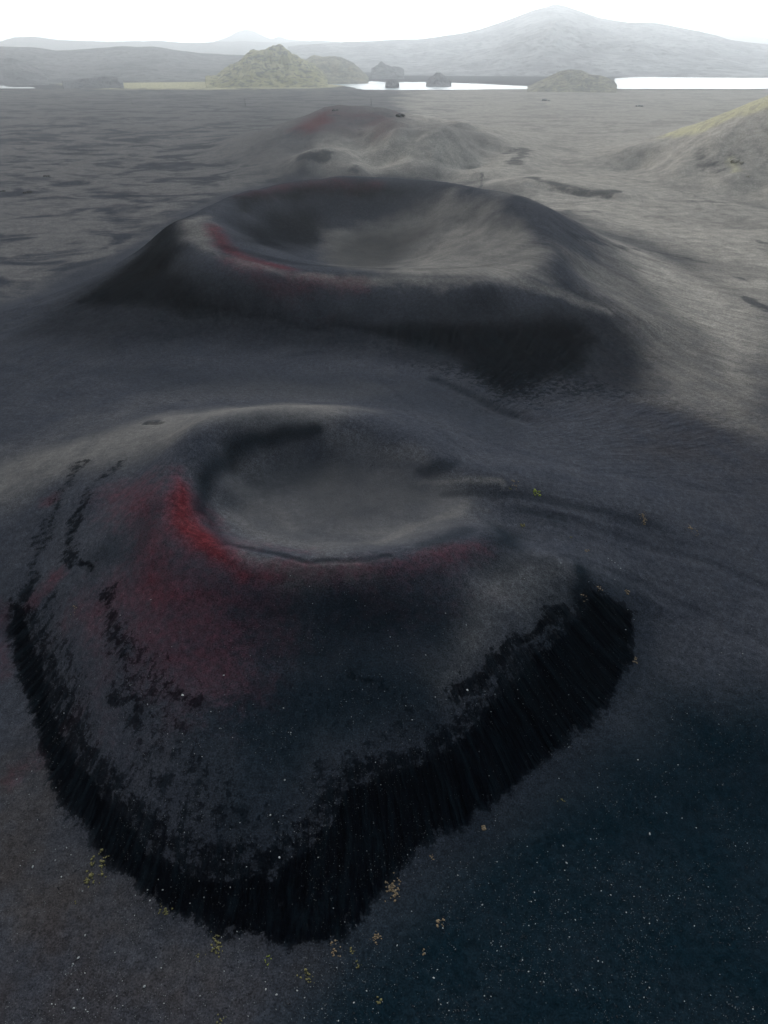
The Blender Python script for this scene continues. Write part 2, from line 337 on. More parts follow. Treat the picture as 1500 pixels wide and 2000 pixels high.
# --- red scoria
paint(red, [(350,920),(388,960),(405,1010),(440,1060),(470,1092),(540,1112),(570,1135),(480,1152),(420,1118),(360,1088),(325,1035),(316,980)], 7, 0.78, warp=.4)
paint(red, [(540,1110),(640,1112),(760,1105),(880,1090),(940,1070)], 10, 0.42, 2.0, warp=.25)
paint(light, [(470,1085),(540,1120),(700,1112)], 5, 0.12, 3)
paint(red, [(200,960),(260,950),(320,960),(330,1040),(400,1110),(520,1140),(500,1200),(380,1240),(300,1230),(240,1180),(270,1100),(290,1040),(230,1000)], 16, 0.68, warp=.3)
paint(red, [(200,1150),(300,1090),(460,1140),(560,1220),(520,1320),(380,1380),(250,1340),(190,1240)], 20, 0.50)
paint(red, [(60,1250),(200,1280),(420,1340),(480,1480),(300,1480),(140,1380)], 14, 0.16)
paint(red, [(60,1180),(110,1130)], 4, 0.45, 3)
paint(red, [(85,980),(110,965)], 4, 0.35, 3)
paint(red, [(560,1120),(900,1110),(930,1170),(800,1240),(600,1230)], 14, 0.22)
paint(red, [(0,1200),(10,1300)], 5, 0.3, 5)
paint(red, [(400,1000),(470,1060),(600,1075)], 5, 0.25, 5)
paint(red, [(130,1430),(60,1480),(40,1500)], 5, 0.25, 4)
paint(red, [(412,440),(430,475),(480,505),(560,525)], 14, 0.62, 4, warp=.3)
paint(red, [(440,505),(540,540),(640,555),(700,560)], 10, 0.42, 8)
paint(red, [(470,382),(560,362),(660,358),(740,358)], 14, 0.42, 7, warp=.3)
paint(red, [(560,600),(620,625)], 12, 0.16, 12)
paint(red, [(560,262),(620,222),(650,214),(655,240),(620,258)], 24, 0.72, warp=.4)
paint(red, [(650,225),(760,230),(750,262)], 30, 0.40, 30)
paint(red, [(690,208),(640,212),(580,245),(620,262),(760,255),(790,232)], 30, 0.22, warp=.4)
paint(red, [(640,210),(700,208),(780,225)], 12, 0.35, 10)
paint(warm, [(1250,870),(1300,830),(1400,830),(1380,900),(1290,920)], 18, 0.6)
paint(warm, [(1300,430),(1600,430),(1600,1000),(1450,950),(1250,800),(1200,600)], 60, 0.55)
paint(warm, [(950,795),(1060,815)], 6, 0.3, 5)
paint(warm, [(-100,1500),(60,1450),(120,1600),(300,1800),(500,1850),(300,1900),(0,1950),(-100,1800)], 12, 1.0)
paint(warm, [(-300,1500),(60,1600),(300,1830),(620,1880),(420,2150),(200,2900),(-600,2900)], 12, 0.9)
# --- pale ash, plus lit slopes brightened in the ground colour
paint(light, [(-200,1000),(0,900),(140,860),(300,815),(440,795),(560,790),(720,800),(640,815),(480,822),(350,855),(250,900),(120,930),(0,980),(-100,1040)], 14, 0.27, warp=.3)  # sunlit swath on the left slope, painted into the ground tone
paint(light, [(0,930),(120,885),(250,845),(330,828)], 12, 0.25, 9)
paint(light, [(700,760),(500,770),(300,790),(100,850),(-200,940)], 20, 0.05, 20)
paint(light, [(355,430),(410,425),(415,480),(470,520),(600,545),(740,552),(740,540),(560,535),(440,500),(350,470)], 8, 0.32)
paint(light, [(900,420),(1030,450),(1060,500),(1050,550),(900,545),(760,545),(800,500),(860,460)], 14, 0.42)
paint(light, [(780,500),(850,475),(900,440)], 5, 0.2, 5)
paint(light, [(640,545),(740,548),(900,550),(1060,560),(1180,605)], 6, 0.30, 6)
zz4 = [[690,1000],[1400,900],[1500,1900],[900,2050],[480,1500],[450,1250],[520,1020]]
sel4 = np.where((X > 400) & (Y > 850) & (Y < 2100))[0]; light[sel4] = np.maximum(light[sel4], 1.0*sstep(-60, 60, sdist(np.array(zz4, float), X[sel4], Y[sel4])))
paint(light, [(820,942),(900,934),(980,942)], 2.0, 0.2, 1.6)  # lit crest of the ridge, painted brighter
paint(light, [(430,1000),(560,1040),(760,1060),(900,1010),(880,960),(860,1010),(600,1025),(550,930),(450,930)], 8, 0.15)
paint(light, [(640,845),(800,868),(860,925),(760,912),(640,905),(600,880)], 6, 0.10)  # paler colour lifting the shaded back-right wall of the bowl
paint(light, [(720,1060),(850,1015),(920,985)], 5, 0.2, 4)  # gentle light on the right inner wall, painted in
paint(light, [(950,1110),(1060,1095),(1130,1130),(1000,1250),(850,1320),(900,1200)], 10, 0.12)  # lit arc of the right shoulder, painted brighter
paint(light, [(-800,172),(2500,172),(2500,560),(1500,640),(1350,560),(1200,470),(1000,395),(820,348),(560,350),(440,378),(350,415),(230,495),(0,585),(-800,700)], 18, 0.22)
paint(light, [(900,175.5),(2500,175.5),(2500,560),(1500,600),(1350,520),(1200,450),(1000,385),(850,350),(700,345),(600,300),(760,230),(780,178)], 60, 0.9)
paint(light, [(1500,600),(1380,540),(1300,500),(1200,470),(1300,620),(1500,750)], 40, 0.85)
paint(light, [(470,310),(560,255),(640,215),(780,230),(900,245),(980,280),(940,300),(800,290),(640,275)], 50, 0.45, mode='cut')
paint(light, [(560,330),(700,300),(900,300),(900,340),(700,345)], 30, 0.65)
paint(light, [(100,1500),(-100,1400),(-100,1900),(150,1800),(300,1900),(500,1900),(250,1770)], 8, 0.03)
paint(light, [(400,960),(440,890),(540,870),(660,880),(800,900),(940,960),(930,1020),(800,1060),(640,1080),(500,1060),(420,1010)], 8, 0.12)
paint(light, [(640,450),(820,400),(880,420),(860,500),(760,530),(640,520)], 14, 0.30)
paint(light, [(700,440),(880,370),(980,420),(900,470)], 14, 0.30)
paint(light, [(1100,480),(1200,520),(1350,600),(1500,700),(1500,850),(1300,780),(1250,660),(1150,560)], 20, 0.32)
# --- teal black plain in front, moss flats by the lake
paint(teal, [(740,1740),(940,1590),(1130,1440),(1300,1330),(2100,1480),(2900,2900),(200,2900),(400,2150),(600,1890)], 18, 1.0, warp=.4)
paint(teal, [(480,1300),(700,1250),(900,1300),(850,1430),(650,1520),(560,1640),(430,1600),(420,1450)], 14, 0.85)
paint(teal, [(500,1180),(900,1180),(940,1300),(600,1340),(440,1280)], 14, 0.7)
paint(teal, [(1050,1130),(1250,1180),(1300,1350),(1150,1450),(900,1620),(1000,1300)], 20, .6)
paint(moss, [(110,163),(250,156),(420,153),(620,156),(700,163),(640,172),(420,175),(200,174)], 60, 1.0)
paint(moss, [(1290,268),(1370,238),(1440,213),(1520,185),(1560,170),(1500,212),(1430,232),(1370,262)], 10, 0.75)
paint(moss, [(1428,305),(1440,325)], 6, 0.5, 5)
# dark streaky patches on the plain
patch = zero()
for P_, wd, st in [([(600,318),(640,312)],14,.7),([(430,322),(445,318)],10,.7),([(470,325),(495,323)],8,.6),([(942,346),(925,366),(915,378)],3,.5),([(600,330),(606,316),(625,308),(655,306)],4,.4),([(690,344),(696,334)],7,.5),([(560,268),(590,250)],12,.4),([(1350,300),(1400,312),(1440,300)],14,.35),([(985,305),(1030,300),(1000,330)],14,.55),
    ([(1040,360),(1110,375),(1190,385)],14,.6),([(1020,405),(1100,418),(1160,420)],12,.45),([(1190,345),(1290,360),(1400,395)],7,.35),([(1350,394),(1440,396)],8,.5),
    ([(1120,463),(1165,470)],6,.6),([(1180,475),(1270,490),(1380,512)],6,.4),([(1440,540),(1455,545)],6,.5),([(1460,585),(1500,605),(1540,612)],8,.75),([(1480,470),(1510,480)],8,.5),
    ([(1370,315),(1410,325)],12,.45),([(285,395),(240,410)],10,.5),([(350,388),(330,395)],6,.5),([(700,250),(720,262)],12,.3),([(640,225),(660,228)],7,.55),([(765,228),(795,233)],6,.6),
    ([(130,475),(160,470)],7,.45),([(355,782),(368,782)],2.2,.6),([(285,824),(310,824)],1.6,.6),([(230,905),(160,910)],3,.2),([(360,415),(395,402)],6,.3),([(830,345),(780,352)],8,.2)]:
    paint(patch, P_, wd*0.9, st, wd)

# --- relief detail
cx1, cy1 = hit([655],[965]); cx1, cy1 = float(cx1[0]), float(cy1[0])
cx2, cy2 = hit([735],[470]); cx2, cy2 = float(cx2[0]), float(cy2[0])
r1 = np.hypot(X-cx1, Y-cy1); r2 = np.hypot(X-cx2, Y-cy2)
near = RR < 3200
def add(v):
    Z[near] += v
xn, yn = X[near], Y[near]
rn = RR[near]
slope = np.clip(Z[near]/25, 0, 1)
add(fbm(xn/34, yn/34, 4, 3)*0.55*slope*(1+rn/500))
add(fbm(xn/7, yn/7, 3, 5)*0.09)
wq = fbm(xn/130, yn/130, 3, 64)*40; add(((1-np.abs(fbm((xn+wq)/150, (yn-wq)/150, 4, 6))*2.2)*4.5-1.8)*slope*sstep(950, 1200, rn))
add(fbm(xn/1.9, yn/1.9, 3, 9)*0.045*(rn < 700))
# rills running down both cones
def rill(cx, cy, K, zs, seed, rr):
    dx, dy = xn-cx, yn-cy; r_ = np.hypot(dx, dy)+1e-6
    a = np.arctan2(dx, dy)
    s = (vnoise(a*K + fbm(xn/60, yn/60, 2, seed)*1.3, r_/zs, seed) + 0.6*vnoise(a*K*2.3+9+fbm(xn/40, yn/40, 2, seed+3)*2, r_/zs*1.5, seed+1))
    return s
rr2 = r2[near]; rr1 = r1[near]
m2 = sstep(135, 185, rr2)*(1-sstep(330, 520, rr2))*sstep(2, 10, Z[near])*(0.2+0.8*sstep(.35, .85, np.abs(xn-cx2)/(rr2+1)))
add(rill(cx2, cy2, 60, 150, 21, 0)*0.25*m2)
m1 = sstep(58, 80, rr1)*(1-sstep(200, 320, rr1))
dk = sstep(0.4, 0.9, dark[near])
add(rill(cx1, cy1, 42, 45, 31, 0)*(0.05*m1 + 0.45*m1*dk))
rills = zero(); rills[near] = np.maximum(m2, dk*m1)
side_r = sstep(135, 165, rr2)*sstep(20, 90, xn-cx1)*sstep(70, 130, rr1)*(1-sstep(330, 480, rr2))
rills[near] = np.maximum(rills[near], side_r*0.9)
# plain: low swells
far_m = sstep(500, 900, rn)*(1-slope)*(1-sstep(2600, 3200, rn))
add(fbm(xn/120, yn/170, 4, 41)*3.0*far_m)
for P_, wd, hh in [([(690,308),(640,305),(600,322)],45,9),([(800,282),(850,280),(890,292)],40,11),([(755,250),(762,270),(750,290)],35,9),([(860,258),(900,266),(960,275)],35,9),([(905,244),(900,247)],25,5),
                   ([(680,335),(700,340)],30,7),([(985,290),(1030,300),(1000,330),(940,340)],40,7),([(1000,365),(1080,360),(1200,380)],45,7),([(1020,405),(1150,418)],40,4),([(700,262),(720,290),(740,315)],30,-7),
                   ([(820,262),(835,270)],25,-6),([(925,292),(900,320),(880,340)],28,-6),([(560,285),(520,310)],30,5),([(590,262),(575,290)],25,-5),([(1350,300),(1400,320),(1440,318)],30,-5),([(1330,330),(1360,300)],25,4)]:
    paint(Z, P_, wd*0.6, hh, wd, mode='add')
# worn steps in the slope to the right of the near crater and under the rim
for P_, wd, dep in [([(440,1062),(520,1079),(600,1098),(680,1096),(760,1086)],1.2,-0.4),([(850,742),(900,765),(980,803),(1040,825)],4,-1.3),([(880,968),(960,965),(1040,972),(1150,1000),(1260,1030)],2.5,-0.4),
                    ([(780,800),(900,880),(1000,925)],2.5,-0.35),([(700,700),(850,830),(1000,880),(1150,920),(1400,960)],2.5,-0.35),([(1050,1000),(1200,1050),(1350,1090),(1500,1150)],2.0,-0.35),
                    ([(1100,1090),(1250,1140),(1400,1215),(1500,1260)],2.0,-0.35),([(560,700),(620,690)],3,-.5),([(285,826),(312,826)],1.5,-1.5),([(1040,362),(1190,384)],8,-3)]:
    paint(Z, P_, wd, dep, wd, mode='add')
Zg = Z.reshape(NR, NA)

# ------------------------------------------------------------------ ground material
def mat_new(name):
    m = bpy.data.materials.new(name); m.use_nodes = True
    t = m.node_tree; t.nodes.clear(); return m, t, t.nodes, t.links
def nd(t, typ, ins=None, **kw):
    x = t.nodes.new(typ)
    for k, v in kw.items(): setattr(x, k, v)
    for k, v in (ins or {}).items():
        if isinstance(v, bpy.types.NodeSocket): t.links.new(v, x.inputs[k])
        else: x.inputs[k].default_value = v
    return x
def mth(t, op, a, b=0.0, clamp=False):
    return nd(t, 'ShaderNodeMath', {0: a, 1: b}, operation=op, use_clamp=clamp).outputs[0]
def mixc(t, f, a, b):
    x = nd(t, 'ShaderNodeMix', {0: f, 6: a, 7: b}, data_type='RGBA'); return x.outputs[2]
def rng_node(t, v, a, b, c, d, smooth=True):
    return nd(t, 'ShaderNodeMapRange', {'Value': v, 'From Min': a, 'From Max': b, 'To Min': c, 'To Max': d}, interpolation_type='SMOOTHSTEP' if smooth else 'LINEAR').outputs[0]
def c4(r, g, b): return (r, g, b, 1)

gm, t, _, _ = mat_new('volcanic_ground')
geo = nd(t, 'ShaderNodeNewGeometry'); pos = geo.outputs['Position']
def noise(t, vec, scale, detail=4, rough=0.55, lac=2.0, dist=0.0):
    return nd(t, 'ShaderNodeTexNoise', {'Vector': vec, 'Scale': scale, 'Detail': detail, 'Roughness': rough, 'Lacunarity': lac, 'Distortion': dist}).outputs['Fac']
def attr(t, name, ch):
    a = nd(t, 'ShaderNodeAttribute', attribute_name=name)
    s = nd(t, 'ShaderNodeSeparateColor', {0: a.outputs['Color']})
    return (s.outputs[0], s.outputs[1], s.outputs[2], a.outputs['Alpha'])
aD, aR, aL, aM = attr(t, 'stuff_a', 0)
aT, aW, aP, aX = attr(t, 'stuff_b', 0)
aRl, aS, aSm = attr(t, 'stuff_c', 0)[:3]
def flow(cx, cy, K, s):
    d = nd(t, 'ShaderNodeVectorMath', {0: pos, 1: (cx, cy, 0)}, operation='SUBTRACT').outputs[0]
    d = nd(t, 'ShaderNodeVectorMath', {0: d, 1: (1, 1, 0)}, operation='MULTIPLY').outputs[0]
    r = nd(t, 'ShaderNodeVectorMath', {0: d}, operation='LENGTH').outputs['Value']
    u = nd(t, 'ShaderNodeVectorMath', {0: d}, operation='NORMALIZE').outputs[0]
    wv = nd(t, 'ShaderNodeTexNoise', {'Vector': pos, 'Scale': 0.02, 'Detail': 3}).outputs['Color']
    wv = nd(t, 'ShaderNodeVectorMath', {0: wv, 'Scale': 0.06}, operation='SCALE').outputs[0]
    u = nd(t, 'ShaderNodeVectorMath', {0: u, 1: wv}, operation='ADD').outputs[0]
    u = nd(t, 'ShaderNodeVectorMath', {0: u, 'Scale': K}, operation='SCALE').outputs[0]
    z = nd(t, 'ShaderNodeCombineXYZ', {2: mth(t, 'MULTIPLY', r, s)}).outputs[0]
    return nd(t, 'ShaderNodeVectorMath', {0: u, 1: z}, operation='ADD').outputs[0]
f1 = flow(cx1, cy1, 75, 0.09); f2 = flow(cx2, cy2, 70, 0.012)
nf1 = noise(t, f1, 1.0, 5, 0.6); nf2 = noise(t, f2, 1.0, 5, 0.62)
n_l = noise(t, pos, 0.011, 5, 0.6); n_m = noise(t, pos, 0.07, 6, 0.62); n_s = noise(t, pos, 0.55, 5, 0.65); n_f = noise(t, pos, 2.4, 3, 0.7); n_k = noise(t, pos, 0.34, 6, 0.78)
# mostly one kind of streak near each cone
wsel = aX
nf = nd(t, 'ShaderNodeMix', {0: wsel, 2: nf1, 3: nf2}).outputs[0]
# base
col = mixc(t, rng_node(t, n_m, 0.3, 0.7, 0, 1), c4(.0295,.0330,.0415), c4(.0385,.0415,.0495))
col = mixc(t, mth(t, 'MULTIPLY', aT, rng_node(t, n_m, 0.25, 0.7, 0.88, 1)), col, c4(.0030,.0090,.0135))
col = mixc(t, mth(t, 'MULTIPLY', aW, rng_node(t, n_m, 0.35, 0.65, 0.3, 1)), col, c4(.0275,.0245,.0255))
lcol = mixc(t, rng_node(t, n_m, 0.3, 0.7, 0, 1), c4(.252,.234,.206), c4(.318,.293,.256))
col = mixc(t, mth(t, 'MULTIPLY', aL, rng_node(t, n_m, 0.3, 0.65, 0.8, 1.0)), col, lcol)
# streak tone
stv = nd(t, 'ShaderNodeMix', {0: wsel, 2: rng_node(t, nf, 0.34, 0.66, 0.74, 1.24), 3: rng_node(t, nf, 0.34, 0.66, 0.84, 1.14)}).outputs[0]
stv = nd(t, 'ShaderNodeMix', {0: aRl, 2: 1.0, 3: stv}).outputs[0]
col = nd(t, 'ShaderNodeVectorMath', {0: col, 'Scale': stv}, operation='SCALE').outputs[0]
# fine grain
gr = mth(t, 'MULTIPLY', mth(t, 'MULTIPLY', rng_node(t, n_s, 0.3, 0.7, 0.76, 1.26), rng_node(t, n_k, 0.25, 0.75, 0.86, 1.15)), rng_node(t, n_f, 0.3, 0.7, 0.55, 1.5))
# red
rn_ = mth(t, 'ADD', aR, mth(t, 'MULTIPLY', mth(t, 'ADD', mth(t, 'SUBTRACT', n_m, 0.5), mth(t, 'MULTIPLY', mth(t, 'SUBTRACT', n_k, 0.5), 1.6)), 0.7))
rf = mth(t, 'MULTIPLY', rng_node(t, rn_, 0.0, 0.85, 0, 0.95), rng_node(t, aR, 0.0, 0.12, 0, 1))
rcol = mixc(t, rng_node(t, n_s, 0.35, 0.7, 0, 1), c4(.044,.0044,.0058), c4(.070,.0110,.0120))
rdull = c4(.060,.023,.031)
rc = mixc(t, rng_node(t, aR, 0.45, 0.9, 0, 1), rdull, rcol)
col = mixc(t, rf, col, rc)
# moss
mf = mth(t, 'MULTIPLY', aM, rng_node(t, n_m, 0.35, 0.6, 0.45, 1))
col = mixc(t, mf, col, mixc(t, n_s, c4(.32,.30,.17), c4(.48,.44,.26)))
# dark patches of the plain, stretched
pm = nd(t, 'ShaderNodeMapping', {0: pos, 3: (1.0, 1.35, 1)}).outputs[0]
pn = noise(t, pm, 0.0125, 7, 0.60, 2.1, 0.6)
pn2 = noise(t, pm, 0.0045, 5, 0.55, 2.1, 0.3)
pl = mth(t, 'MULTIPLY', rng_node(t, mth(t, 'ADD', pn, mth(t, 'MULTIPLY', pn2, 0.5)), 0.70, 0.86, 0, 0.9), rng_node(t, aL, 0.03, 0.16, 0, 1))
pl = mth(t, 'MULTIPLY', pl, rng_node(t, nd(t, 'ShaderNodeSeparateXYZ', {0: pos}).outputs[2], 1, 9, 1, 0.0))
plr = nd(t, 'ShaderNodeSeparateXYZ', {0: pos})
pl = mth(t, 'MULTIPLY', pl, rng_node(t, plr.outputs[0], -200, 350, 1.0, 0.35))
pp = mth(t, 'ADD', aP, mth(t, 'MULTIPLY', mth(t, 'SUBTRACT', noise(t, pm, 0.06, 6, 0.65), 0.5), 1.3))
pp = mth(t, 'MULTIPLY', rng_node(t, pp, 0.15, 0.65, 0, 0.72), rng_node(t, aP, 0.0, 0.15, 0, 1))
pl = mth(t, 'MAXIMUM', pl, pp)
col = mixc(t, pl, col, c4(.018,.022,.030))
# black cinder and painted-in shade: streaked, ragged edge
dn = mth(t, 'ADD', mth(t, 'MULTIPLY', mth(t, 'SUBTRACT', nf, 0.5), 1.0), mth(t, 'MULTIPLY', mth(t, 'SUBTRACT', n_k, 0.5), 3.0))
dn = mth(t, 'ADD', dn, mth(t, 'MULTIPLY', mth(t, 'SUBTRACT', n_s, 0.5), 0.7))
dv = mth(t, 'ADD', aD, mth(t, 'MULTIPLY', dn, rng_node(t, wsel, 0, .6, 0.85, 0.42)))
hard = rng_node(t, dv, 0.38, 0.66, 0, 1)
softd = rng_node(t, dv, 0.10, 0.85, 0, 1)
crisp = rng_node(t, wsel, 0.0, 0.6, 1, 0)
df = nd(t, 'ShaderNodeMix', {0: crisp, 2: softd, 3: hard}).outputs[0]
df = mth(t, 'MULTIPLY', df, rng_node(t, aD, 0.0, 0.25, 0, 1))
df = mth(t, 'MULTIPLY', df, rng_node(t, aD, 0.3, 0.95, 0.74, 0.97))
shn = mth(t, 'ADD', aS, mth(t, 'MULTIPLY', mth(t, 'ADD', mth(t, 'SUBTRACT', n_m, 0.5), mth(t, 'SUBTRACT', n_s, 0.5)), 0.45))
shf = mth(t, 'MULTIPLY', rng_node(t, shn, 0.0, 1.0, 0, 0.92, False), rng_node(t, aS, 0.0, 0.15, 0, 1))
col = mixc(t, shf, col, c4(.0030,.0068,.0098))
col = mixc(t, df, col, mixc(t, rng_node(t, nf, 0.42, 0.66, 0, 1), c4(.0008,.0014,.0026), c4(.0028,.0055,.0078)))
gr = nd(t, 'ShaderNodeMix', {0: mth(t, 'MULTIPLY', aSm, 0.6), 2: gr, 3: 1.0}).outputs[0]
col = nd(t, 'ShaderNodeVectorMath', {0: col, 'Scale': gr}, operation='SCALE').outputs[0]
b1 = nd(t, 'ShaderNodeBump', {'Height': n_s, 'Strength': 0.4, 'Distance': 0.3})
b2 = nd(t, 'ShaderNodeBump', {'Height': nf, 'Strength': mth(t, 'MULTIPLY', aRl, rng_node(t, wsel, 0, 1, 1.0, 0.4)), 'Distance': 1.3, 'Normal': b1.outputs[0]})
b3 = nd(t, 'ShaderNodeBump', {'Height': n_f, 'Strength': 0.5, 'Distance': 0.12, 'Normal': b2.outputs[0]})
bs = nd(t, 'ShaderNodeBsdfPrincipled', {'Base Color': col, 'Roughness': 1.0, 'Normal': b3.outputs[0], 'Specular IOR Level': 0.0})
nd(t, 'ShaderNodeOutputMaterial', {0: bs.outputs[0]})

# ------------------------------------------------------------------ ground sheet, cut into plain, cones and hills
XYZ = np.stack([X, Y, Z], 1)
idx = np.arange(NR*NA).reshape(NR, NA)
jn = np.append(np.arange(1, NA), 0)
a = idx[:-1]; b = idx[1:]
quads = np.stack([a, a[:, jn], b[:, jn], b], -1).reshape(-1, 4)[:, ::-1]
fc = XYZ[quads].mean(1)
region = np.zeros(len(quads), int)
def zone(k, poly):
    x, y = np.array(poly)[:,0], np.array(poly)[:,1]
    sel = np.where((fc[:,0] > x.min()) & (fc[:,0] < x.max()) & (fc[:,1] > y.min()) & (fc[:,1] < y.max()))[0]
    s = sdist(np.array(poly), fc[sel,0], fc[sel,1]) + fbm(fc[sel,0]/12, fc[sel,1]/12, 3, 77)*3
    region[sel[(s > 0) & (region[sel] == 0)]] = k
zone(1, polyworld([p[:2] for p in FOOT1] + [(1250,1120),(1220,1010),(1100,900),(900,830),(740,790),(600,778),(420,785),(230,825),(80,890),(0,980),(-20,1100)]))
zone(2, polyworld([(0,720),(-60,640),(0,606),(100,577)]).tolist() + [[-330,660],[-290,760],[-200,870],[-30,930],[120,910],[230,800]] + polyworld([(1240,500),(1330,600),(1340,700),(1200,790),(1040,820),(900,785),(740,750),(550,735),(400,745),(250,755),(100,775)]).tolist())
zone(3, polyworld([(425,330),(500,352),(560,351)]).tolist() + [[-60,1080],[60,1080]] + polyworld([(900,352),(960,345),(1040,330),(1060,300)]).tolist() + [[420,1950],[60,2050],[-250,1850]])
zone(4, polyworld([(1120,320),(1200,340),(1280,372),(1350,388),(1450,398)]).tolist() + [[800,930],[1300,1000],[1400,1800],[900,2000],[560,1750]])
names = [('ground', 'flat black ash plain with dark streaks reaching to the lake', 'ground'),
         ('crater_cone', 'nearest low crater cone with red rim and jagged black scree skirt', 'crater'),
         ('crater_cone', 'large crater cone in the middle distance with wide bowl and dark flanks', 'crater'),
         ('hill', 'lumpy grey hill with a reddish summit behind the wide crater', 'hill'),
         ('hill', 'grey hill with pale yellow crest cut off by the right edge', 'hill')]
wx = sstep(0.0, 1.0, (r1*1.0 - r2*0.62)/60 + 0.5)
colA = np.stack([dark, red, light, moss], 1).astype(np.float32); smooth = zero()
paint(smooth, [(430,930),(560,870),(700,880),(860,910),(930,980),(900,1040),(720,1075),(560,1060),(460,1020)], 6, 1.0)
paint(smooth, [(640,450),(800,380),(900,380),(1040,440),(1080,520),(1000,560),(740,550),(640,520)], 14, 0.9)
paint(smooth, [(-200,1040),(0,900),(140,850),(300,805),(560,780),(760,800),(640,825),(480,830),(300,900),(120,930)], 8, .8)
colC = np.stack([rills, shade, smooth, zero()], 1).astype(np.float32); colB = np.stack([teal, warm, patch, wx], 1).astype(np.float32)
for k, (nm, lab, cat) in enumerate(names):
    q = quads[region == k]; u, inv = np.unique(q.ravel(), return_inverse=True)
    o = mesh_np(nm, XYZ[u], inv.reshape(-1, 4), gm); tag(o, lab, cat, kind='structure')
    for an, arr in (('stuff_a', colA), ('stuff_b', colB), ('stuff_c', colC)):
        at = o.data.attributes.new(an, 'FLOAT_COLOR', 'POINT'); at.data.foreach_set('color', np.ascontiguousarray(arr[u]).ravel())

# ------------------------------------------------------------------ far hills and mountains
def hill_mat(name, ca, cb, cc, sc, cover=0.5):
    m, t, _, _ = mat_new(name)
    p = nd(t, 'ShaderNodeNewGeometry').outputs['Position']
    mp = nd(t, 'ShaderNodeMapping', {0: p, 3: (1, 1, 2.0)}).outputs[0]
    a = noise(t, mp, sc, 8, 0.62, 2.1, 0.8); b = noise(t, mp, sc*4.5, 7, 0.6)
    c = mixc(t, rng_node(t, a, 0.38, 0.62, 0, 1), c4(*ca), c4(*cb))
    c = mixc(t, mth(t, 'MULTIPLY', rng_node(t, b, cover, cover+0.12, 0, 1), 0.8), c, c4(*cc))
    bp = nd(t, 'ShaderNodeBump', {'Height': b, 'Strength': 0.6, 'Distance': 0.12/sc})
    s = nd(t, 'ShaderNodeBsdfPrincipled', {'Base Color': c, 'Roughness': 1.0, 'Normal': bp.outputs[0], 'Specular IOR Level': 0.0})
    nd(t, 'ShaderNodeOutputMaterial', {0: s.outputs[0]}); return m
M_grey = hill_mat('grey_hill', (.09,.095,.105), (.16,.16,.165), (.05,.053,.062), 0.004)
M_ash = hill_mat('pale_ash_mountain', (.20,.20,.21), (.33,.33,.33), (.12,.12,.13), 0.003)
M_green = hill_mat('mossy_hill', (.22,.205,.10), (.34,.315,.17), (.060,.065,.068), 0.007, 0.48)
M_tan = hill_mat('tan_hill', (.14,.135,.115), (.27,.25,.17), (.09,.09,.09), 0.02)
M_rock = hill_mat('dark_rock', (.06,.062,.068), (.11,.11,.11), (.035,.037,.042), 0.03)
def ridge(name, sil, dist, near_foot, far_foot, mat, label, cat='hill', rough=0.05, na=260, nd_=110, seed=1, spur=0.35, power=1.3, gully=1.0):
    """a ridge whose crest stands at dist; sil = crest places in the photograph, footed at the ends"""
    sx = np.array([s[0] for s in sil], float); sy = np.array([s[1] for s in sil], float)
    dx, dy, dz = ray(sx, sy); hz = np.hypot(dx, dy); a = np.arctan2(dx, dy); z = H + dz/hz*dist
    z = np.maximum(z, -6)
    au = np.linspace(a.min(), a.max(), na); t_ = np.linspace(-1, 1, nd_)
    zc = np.interp(au, a, z)
    k = max(1, na // 260); ker = np.hanning(2*k+3)[1:-1]; ker /= ker.sum()
    zc = np.convolve(np.pad(zc, len(ker)//2, mode='edge'), ker, 'valid')[:na]
    AU, T = np.meshgrid(au, t_); ZC = np.broadcast_to(zc, AU.shape)
    rr = np.where(T < 0, dist + T*(dist-near_foot), dist + T*(far_foot-dist))
    x = rr*np.sin(AU); y = rr*np.cos(AU)
    span = dist-near_foot
    warp = fbm(x/span*2.2, y/span*2.2, 4, seed)
    tt = np.clip(np.abs(T) + warp*spur*np.abs(T)*(1-np.abs(T))*2, 0, 1)
    prof = (1-tt)**power
    mx_ = zc.max()
    g = fbm(AU*dist/span*3.2*2 + warp*0.8, np.abs(T)*1.2, 5, seed+5)
    g2 = 1-np.abs(fbm(AU*dist/span*4.5 + warp*1.5, T*1.6, 5, seed+8))*2
    zz = ZC*prof*(1 + (0.20*g+0.10*(g2-0.5))*gully*np.clip(np.abs(T)*4, 0, 1)) + mx_*rough*fbm(x/span*7, y/span*7, 5, seed+9)*np.clip(prof*3, 0, 1)*np.clip(ZC/mx_*2, 0, 1)
    edge = np.clip((1-np.abs(T))*12, 0, 1); zz = zz*edge - 3*(1-edge)
    zz[:,0] = -4; zz[:,-1] = -4
    co = np.stack([x, y, zz], -1).reshape(-1, 3)
    ii = np.arange(na*nd_).reshape(nd_, na)
    f = np.stack([ii[:-1,:-1], ii[:-1,1:], ii[1:,1:], ii[1:,:-1]], -1).reshape(-1, 4)
    o = mesh_np(name, co, f, mat); return tag(o, label, cat, kind='structure')
ridge('mountain', [(560,92),(640,84),(700,82),(800,76),(880,68),(940,56),(1000,36),(1040,20),(1085,8),(1110,14),(1170,34),(1230,44),(1300,48),(1360,60),(1430,76),(1500,86),(1600,92),(1800,96)],
      9500, 6300, 13500, M_ash, 'broad pale grey mountain with a pointed summit beyond the lake', 'mountain', na=700, nd_=260, seed=11, rough=0.035, power=1.15)
ridge('hill', [(660,150),(720,140),(800,128),(880,112),(960,92),(1030,62),(1085,41),(1140,58),(1200,72),(1300,92),(1400,112),(1500,135),(1560,150)],
      7400, 5600, 9000, M_ash, 'lower front shoulder of the pale mountain with rugged knolls', na=500, nd_=200, seed=15, rough=0.06, power=1.1)
